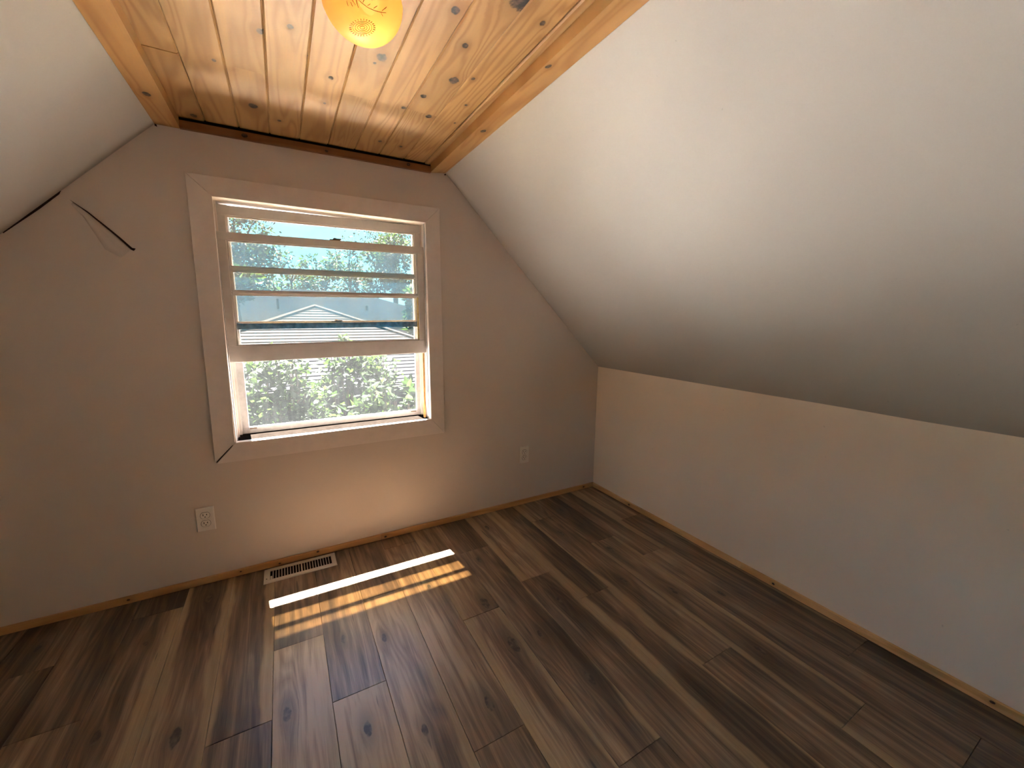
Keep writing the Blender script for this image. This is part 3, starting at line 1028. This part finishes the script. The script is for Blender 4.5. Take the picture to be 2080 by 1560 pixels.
def on_globe(px_, py_, lift=.0006):
    d = ray(px_, py_).normalized()
    oc = CAM - Vector((LX, LY, LZ))
    b = oc.dot(d); c = oc.dot(oc) - (LR * .985) ** 2
    q = b * b - c
    if q < 0:
        return None
    p = oc + d * (-b - math.sqrt(q))
    sc = Vector((p.x / LR, p.y / LR, p.z / (LR * .94)))
    n = sc.normalized()
    return Vector((n.x * LR, n.y * LR, n.z * LR * .94)) + n * lift


def emb(paths, r):
    bm = bmesh.new()
    for pth in paths:
        pts = [on_globe(*p) for p in pth]
        pts = [p for p in pts if p is not None]
        if len(pts) > 1:
            tube(bm, pts, r, 5)
    return bm


ring_c = (736, 58)
rings = []
for rr in (4, 8, 12, 16):
    rings.append([(ring_c[0] + rr * 1.25 * math.cos(2 * math.pi * k / 24), ring_c[1] + rr * .85 * math.sin(2 * math.pi * k / 24)) for k in range(25)])
o = bm_obj('rosette', emb(rings, .00055), M_EMBOSS, lamp, off)
bm = bmesh.new()
for k in range(26):
    a = 2 * math.pi * k / 26
    p1 = on_globe(ring_c[0] + 19 * 1.22 * math.cos(a), ring_c[1] + 19 * .85 * math.sin(a))
    p2 = on_globe(ring_c[0] + 22.5 * 1.22 * math.cos(a), ring_c[1] + 22.5 * .85 * math.sin(a))
    if p1 and p2:
        tube(bm, [p1, p2], .0008, 5)
o2 = bm_obj('beading', bm, M_EMBOSS, o)
bm = emb([[(722, -6), (735, 6), (748, 16), (762, 22), (774, 25), (784, 26)], [(746, 12), (752, 8)], [(759, 17), (766, 12)], [(776, 22), (785, 14)], [(774, 26), (778, 33)],
          [(737, 5), (741, -3)], [(722, -4), (728, 16)], [(714, -2), (722, 10)], [(704, 2), (707, 12)], [(712, 4), (716, 13)], [(755, 1), (757, -4)]], .0007)
bm_obj('fern_relief', bm, M_EMBOSS, lamp, off)
bl_d = bpy.data.lights.new('lamp_light', 'POINT')
bl_d.energy = LAMP_POWER
bl_d.color = (1.0, .80, .56)
bl_d.shadow_soft_size = .026
bl_o = bpy.data.objects.new('lamp_light', bl_d)
bl_o.location = off + Vector((.012, -.008, -.030))
put(bl_o, lamp)

# ------------------------------------------------------------------ outdoors
GZ = -3.0
M_GROUND = mat_plain('lawn_soil', (0.005, 0.0045, 0.0025), .95, 0.0, 0, .3, 1.5)
ground = mesh_obj('ground', [(-90, -90, GZ), (90, -90, GZ), (90, 120, GZ), (-90, 120, GZ)], [(0, 1, 2, 3)], M_GROUND)
struct(ground, 'ground far below the window')

M_ROOF1 = mat_shingle('pale_shingle', (0.0056, 0.0056, 0.0066), (0.0072, 0.0072, 0.008), .30, 3.0)
M_ROOFCAP = mat_plain('hip_cap_shingle', (0.0076, 0.0076, 0.0084), .9, 0.0, 0, .15, 6)
M_ROOF2 = mat_shingle('dark_shingle', (0.000882, 0.001134, 0.001512), (0.001134, 0.001386, 0.00189), .30, .14)
M_BRICK = mat_plain('brown_wall', (0.004, 0.0035, 0.00325), .9, 0.0, 0, .3, 3)
M_WHITEP = mat_plain('white_metal', (0.008, 0.008, 0.008), .6, 0.0)
M_BARK = mat_plain('bark', (.020, .015, .011), .9, 0.0, 0, .3, 8)

# unseen sunlit slab added below the window to bounce sun into the room
M_BOUNCE = mat_plain('bounce_membrane', (.28, .28, .277), .85, .2, 0, .12, 4, .1)
M_BOUNCE2 = mat_plain('bounce_shingle', (.135, .135, .135), .9, .1, 0, .15, 4, .1)
pr = mesh_obj('roof_bounce', [(-3.4, .16, .575), (2.0, .16, .575), (2.0, 2.1, .12), (-3.4, 2.1, .12), (-3.4, .16, .495), (2.0, .16, .495), (2.0, 2.1, .04), (-3.4, 2.1, .04)],
              [(0, 1, 2, 3), (7, 6, 5, 4), (0, 4, 5, 1), (1, 5, 6, 2), (2, 6, 7, 3), (3, 7, 4, 0)], M_BOUNCE)
struct(pr, 'added unseen slab under the window bouncing sun inside')
LXR = XKL - .12  # unseen roof added here to reflect sun through the left window
pr2 = mesh_obj('roof_bounce_left', [(LXR - 4.5, YR - 3.0, -.45), (LXR, YR - 3.0, .14), (LXR, 3.0, .14), (LXR - 4.5, 3.0, -.45), (LXR - 4.5, YR - 3.0, -.53), (LXR, YR - 3.0, .06), (LXR, 3.0, .06), (LXR - 4.5, 3.0, -.53)],
               [(0, 1, 2, 3), (7, 6, 5, 4), (0, 4, 5, 1), (1, 5, 6, 2), (2, 6, 7, 3), (3, 7, 4, 0)], M_BOUNCE2)
struct(pr2, 'added unseen roof bouncing sun into the left window')
wo = struct(box('wall_outside', -5.2, 2.0, .131, .158, GZ, .645, M_BRICK), 'outside wall below the window')

# hip-roofed garage
gx, gy0, ga_y, gz0, gz1 = -1.16, 6.39, 9.79, -.18, 1.42
ghw = 4.40
gar = empty('garage', (gx, ga_y, GZ))
tag(gar, 'garage with a pale grey shingled pyramid roof beyond the shrubs', 'building')
def garp(p): return Vector(p) - gar.location
rv = [garp((gx - ghw, gy0, gz0)), garp((gx + ghw, gy0, gz0)), garp((gx + ghw, 2 * ga_y - gy0, gz0)), garp((gx - ghw, 2 * ga_y - gy0, gz0)), garp((gx, ga_y, gz1))]
roof = mesh_obj('roof', rv, [(0, 1, 4), (1, 2, 4), (2, 3, 4), (3, 0, 4), (3, 2, 1, 0)], M_ROOF1, gar)
NC = 26
up = (Vector((gx, ga_y, gz1)) - Vector((gx, gy0, gz0)))
nr = Vector((0, -up.z, up.y)).normalized()
for c in range(NC):
    s0, s1 = c / NC, (c + 1.12) / NC
    s1 = min(s1, .995)
    w0, w1 = ghw * (1 - s0), ghw * (1 - s1)
    b0 = Vector((0, gy0, gz0)) + Vector((0, up.y, up.z)) * s0
    b1 = Vector((0, gy0, gz0)) + Vector((0, up.y, up.z)) * s1
    lo0, lo1 = .004, .030
    vv = [(gx - w0, b0 + nr * lo0), (gx + w0, b0 + nr * lo0), (gx + w0, b0 + nr * lo1), (gx - w0, b0 + nr * lo1), (gx - w1, b1 + nr * .002), (gx + w1, b1 + nr * .002), (gx + w1, b1 + nr * .008), (gx - w1, b1 + nr * .008)]
    org = garp((gx, (b0 + nr * lo0).y, (b0 + nr * lo0).z))
    vv = [garp((x_, p_.y, p_.z)) - org for x_, p_ in vv]
    sh = random.uniform(-.15, .15)
    mesh_obj('shingle_course', vv, [(0, 1, 2, 3), (3, 2, 6, 7), (7, 6, 5, 4), (0, 4, 5, 1), (0, 3, 7, 4), (1, 5, 6, 2)], M_ROOF1, roof, org)
for sx in (-1, 1):
    bm = bmesh.new()
    tube(bm, [garp((gx + sx * ghw, gy0, gz0 + .03)), garp((gx, ga_y, gz1 + .035))], .05, 6)
    bm_obj('hip_cap', bm, M_ROOFCAP, roof)
    bm = bmesh.new()
    tube(bm, [garp((gx + sx * ghw, 2 * ga_y - gy0, gz0 + .03)), garp((gx, ga_y, gz1 + .035))], .05, 6)
    bm_obj('hip_cap', bm, M_ROOFCAP, roof)
bm = bmesh.new(); add_box(bm, -ghw - .05, ghw + .05, -.09, .02, -.12, .0)
bm_obj('gutter', bm, M_WHITEP, gar, garp((gx, gy0, gz0)))
bm = bmesh.new(); add_box(bm, -ghw + .3, ghw - .3, gy0 + .3 - ga_y, ga_y - gy0 - .3, 0, gz0 - GZ - .01)
bm_obj('wall', bm, M_BRICK, gar)

# darker house behind it
hx0, hy0 = -1.25, 19.8
hou = empty('house', (hx0, hy0 + 4, GZ))
tag(hou, 'house with a wide dark slate roof behind the garage', 'building')
def hp(p): return Vector(p) - hou.location
hz0, hz1 = .1, 2.45
hv = [hp((-9, hy0 - 3, hz0)), hp((9.5, hy0 - 3, hz0)), hp((9.5, hy0 + 4.5, hz0)), hp((-9, hy0 + 4.5, hz0)), hp((-1.6, hy0 + 1.0, hz1)), hp((1.5, hy0 + 1.0, hz1 - .05))]
hroof = mesh_obj('roof', hv, [(0, 1, 5, 4), (1, 2, 5), (2, 3, 4, 5), (3, 0, 4), (3, 2, 1, 0)], M_ROOF2, hou)
bm = bmesh.new(); add_box(bm, -7.2, 10.2, -6.5, .2, 0, hz0 - GZ - .01); bm_obj('wall', bm, M_BRICK, hou)
pv = at_y(566, 640, hy0 - .6); bm = bmesh.new(); tube(bm, [(0, 0, -.25), (0, 0, .72)], .045, 8); bm_obj('vent_pipe', bm, M_WHITEP, hou, hp(pv))
pv = at_y(746, 640, hy0 - .6); bm = bmesh.new(); tube(bm, [(0, 0, -.25), (0, 0, .45)], .06, 8); bm_obj('vent_pipe', bm, M_WHITEP, hou, hp(pv))
pv = at_y(756, 621, hy0 + .2); bm = bmesh.new(); add_box(bm, -.22, .22, -.15, .15, -.12, .05); bm_obj('roof_vent', bm, M_WHITEP, hou, hp(pv))


# foliage
def leaf_mesh(name, L, Wd, mat):
    vv = [(0, 0, 0), (Wd * .5, L * .35, .0), (Wd * .42, L * .65, -.01 * L), (0, L, -.05 * L), (-Wd * .42, L * .65, -.01 * L), (-Wd * .5, L * .35, 0), (0, L * .35, -.08 * L), (0, L * .65, -.08 * L)]
    ff = [(0, 1, 6), (1, 2, 7, 6), (2, 3, 7), (0, 6, 5), (6, 7, 4, 5), (7, 3, 4)]
    me = bpy.data.meshes.new(name)
    me.from_pydata(vv, [], ff); me.update(); me.materials.append(mat)
    return me


def leaf_cloud(name, centers, n, L, Wd, mat, parent, rnd, shell=.55):
    """joined mass of leaves scattered over ellipsoidal clumps (x, y, z, rx, ry, rz)"""
    base = [(0, 0, 0), (Wd * .5, L * .45, .04 * L), (0, L, -.08 * L), (-Wd * .5, L * .45, .04 * L)]
    verts, faces = [], []
    vol = [c[3] * c[4] * c[5] for c in centers]
    tot = sum(v ** .67 for v in vol)
    for c, v in zip(centers, vol):
        for _ in range(int(n * v ** .67 / tot)):
            d = Vector((rnd.gauss(0, 1), rnd.gauss(0, 1), rnd.gauss(0, 1))).normalized()
            r = shell + (1 - shell) * rnd.random()
            r *= 1 + .22 * rnd.gauss(0, 1)
            p = Vector((c[0] + d.x * c[3] * r, c[1] + d.y * c[4] * r, c[2] + d.z * c[5] * r))
            q = Vector((d.x + rnd.gauss(0, .7), d.y + rnd.gauss(0, .7), d.z * .6 + rnd.gauss(0, .7))).to_track_quat('Y', 'Z').to_matrix()
            q = q @ Matrix.Rotation(rnd.uniform(0, 6.28), 3, 'Y')
            s = rnd.uniform(.6, 1.3)
            i0 = len(verts)
            for b in base:
                verts.append(p + q @ (Vector(b) * s))
            faces.append((i0, i0 + 1, i0 + 2)); faces.append((i0, i0 + 2, i0 + 3))
    o = mesh_obj(name, verts, faces, mat, parent)
    o['kind'] = 'stuff'
    return o


M_LEAF_A = mat_leaf('tree_leaf', (0.0014756, 0.0029512, 0.0017918), (0.0034782, 0.006324, 0.0029512))
M_LEAF_B = mat_leaf('bright_tree_leaf', (0.002108, 0.004216, 0.0017918), (0.00527, 0.009486, 0.0034782))
M_LEAF_S = mat_leaf('shrub_leaf', (0.00324, 0.005616, 0.00288), (0.00792, 0.01188, 0.005616), .4)


def tree(px, py, y, rpx, rpy, label, mat, clumps, n, rnd, trunk=.16):
    c = at_y(px, py, y)
    sc = (y - CAM.y) / F_PX / (FWD.y)   # metres per pixel, roughly
    rx, rz = rpx * sc, rpy * sc
    t = empty('tree', (c.x, y, GZ))
    tag(t, label, 'tree', 'trees beyond the roofs')
    cs = []
    for _ in range(clumps):
        a = rnd.uniform(0, 6.28); r = math.sqrt(rnd.random()) * .72; zz = rnd.uniform(-.75, .75)
        k = rnd.uniform(.26, .44)
        cs.append((r * math.cos(a) * rx, r * math.sin(a) * rx * .8, c.z - GZ + zz * rz, rx * k, rx * k, rz * k * .8))
    leaf_cloud('crown', cs, n, .30, .17, mat, t, rnd)
    bm = bmesh.new()
    tube(bm, [(0, 0, 0), (.1, 0, (c.z - GZ) * .5), (0, 0, c.z - GZ + rz * .3)], [trunk * 1.3, trunk, trunk * .4], 8)
    bm_obj('trunk', bm, M_BARK, t)
    bm = bmesh.new()
    for cc in cs[:7]:
        tube(bm, [(0, 0, c.z - GZ - rz * .3), (cc[0] * .5, cc[1] * .5, (c.z - GZ + cc[2]) / 2), (cc[0], cc[1], cc[2])], [trunk * .5, trunk * .3, trunk * .1], 5)
    b_ = bm_obj('branches', bm, M_BARK, t); b_['kind'] = 'stuff'
    return t


rnd = random.Random(5)
tree(478, 492, 30.5, 78, 78, 'tall dense tree at the left edge of the window view', M_LEAF_A, 16, 5200, rnd)
tree(655, 572, 36, 46, 62, 'mid-sized tree in the middle of the window view below the sky', M_LEAF_B, 12, 2600, rnd)
tree(708, 560, 42, 40, 60, 'bluish tree right of the middle one in the window view', M_LEAF_A, 10, 2200, rnd)
tree(798, 540, 28, 48, 60, 'bright green tree at the right side of the window view', M_LEAF_B, 13, 3600, rnd)
tree(800, 470, 52, 118, 55, 'large tree along the top right of the window view', M_LEAF_A, 16, 5200, rnd)
tree(572, 588, 46, 52, 36, 'low tree under the bare twigs left of the middle', M_LEAF_B, 10, 2200, rnd)
tree(850, 630, 15.5, 22, 40, 'leafy tree beside the dark roof at the right jamb', M_LEAF_B, 8, 900, rnd, .07)
tree(478, 590, 15, 30, 34, 'yellow-green tree low at the left jamb', M_LEAF_B, 8, 1000, rnd, .08)

# bare twigs against the sky
tw = empty('bare_tree', at_y(592, 560, 27)); tw.location.z = GZ
tag(tw, 'leafless thin twigs rising against the sky left of the middle tree', 'tree')
bm = bmesh.new()
base = at_y(592, 575, 27) - tw.location
tube(bm, [(0, 0, 0), base], [.16, .05], 6)
bm_obj('trunk', bm, M_BARK, tw)
bm = bmesh.new()
for k in range(17):
    tip = at_y(592 + rnd.uniform(-34, 34), rnd.uniform(512, 540), 27 + rnd.uniform(-1, 1)) - tw.location
    midp = base.lerp(tip, .5) + Vector((rnd.uniform(-.2, .2), 0, 0))
    tube(bm, [base, midp, tip], [.030, .018, .008], 4)
b_ = bm_obj('twigs', bm, M_BARK, tw); b_['kind'] = 'stuff'


# shrubs just outside the window
def shrub(name, label, y, cl, nobj, nmass, rnd, L=.085, mat=M_LEAF_S):
    """cl: clumps in pixels (px, py, rx, ry)"""
    sc = (y - CAM.y) / F_PX / FWD.y
    c0 = at_y(cl[0][0], cl[0][1], y)
    t = empty(name, (c0.x, y, GZ))
    tag(t, label, 'shrub')
    cs = []
    for px_, py_, rx, ry in cl:
        yy = y + rnd.uniform(-.15, .15)
        c = at_y(px_, py_, yy) - t.location
        cs.append((c.x, c.y, c.z, rx * sc, rx * sc * .7, ry * sc))
    leaf_cloud('foliage', cs, nmass, L, L * .62, mat, t, rnd, .25)
    lm = leaf_mesh('leaf', L * 1.1, L * .68, mat)
    for k in range(nobj):
        c = cs[rnd.randrange(len(cs))]
        d = Vector((rnd.gauss(0, 1), rnd.gauss(0, 1), rnd.gauss(0, 1))).normalized()
        d.y = -abs(d.y)
        o = bpy.data.objects.new('leaf', lm)
        r = rnd.uniform(.85, 1.12)
        o.location = (c[0] + d.x * c[3] * r, c[1] + d.y * c[4] * r, c[2] + d.z * c[5] * r)
        q = Vector((d.x + rnd.gauss(0, .5), d.y * .5 + rnd.gauss(0, .4), rnd.gauss(.1, .6))).to_track_quat('Y', 'Z')
        o.rotation_mode = 'QUATERNION'
        o.rotation_quaternion = q
        s = rnd.uniform(.75, 1.35)
        o.scale = (s, s, s)
        put(o, t)
    bm = bmesh.new()
    for c in cs:
        for k in range(3):
            tip = Vector((c[0] + rnd.uniform(-1, 1) * c[3] * .8, c[1], c[2] + c[5] * rnd.uniform(.4, 1.1)))
            b0 = Vector((c[0] * .5 + rnd.uniform(-.15, .15), 0, 0))
            tube(bm, [b0, b0.lerp(tip, .55) + Vector((rnd.uniform(-.1, .1), rnd.uniform(-.1, .1), 0)), tip], [.022, .013, .004], 5)
    b_ = bm_obj('stems', bm, M_BARK, t); b_['kind'] = 'stuff'
    return t


shrub('shrub', 'dense leafy shrub filling the lower left of the window view', 3.1,
      [(540, 800, 55, 55), (520, 752, 40, 26), (585, 765, 38, 34), (610, 825, 52, 40), (540, 850, 50, 30), (575, 735, 26, 14), (655, 850, 40, 22), (560, 890, 70, 40)], 240, 1500, rnd)
shrub('shrub', 'airy shrub standing in front of the pale roof right of the middle', 3.6,
      [(720, 765, 42, 34), (690, 742, 30, 20), (755, 752, 34, 26), (780, 775, 30, 30), (660, 790, 30, 20), (735, 735, 30, 12), (700, 700, 6, 16)], 220, 900, rnd)
shrub('shrub', 'broad-leaved sprig low at the right of the window view', 2.3,
      [(765, 800, 26, 26), (748, 830, 30, 18), (790, 825, 24, 14), (842, 820, 14, 16), (835, 790, 10, 14)], 130, 160, rnd, .10)
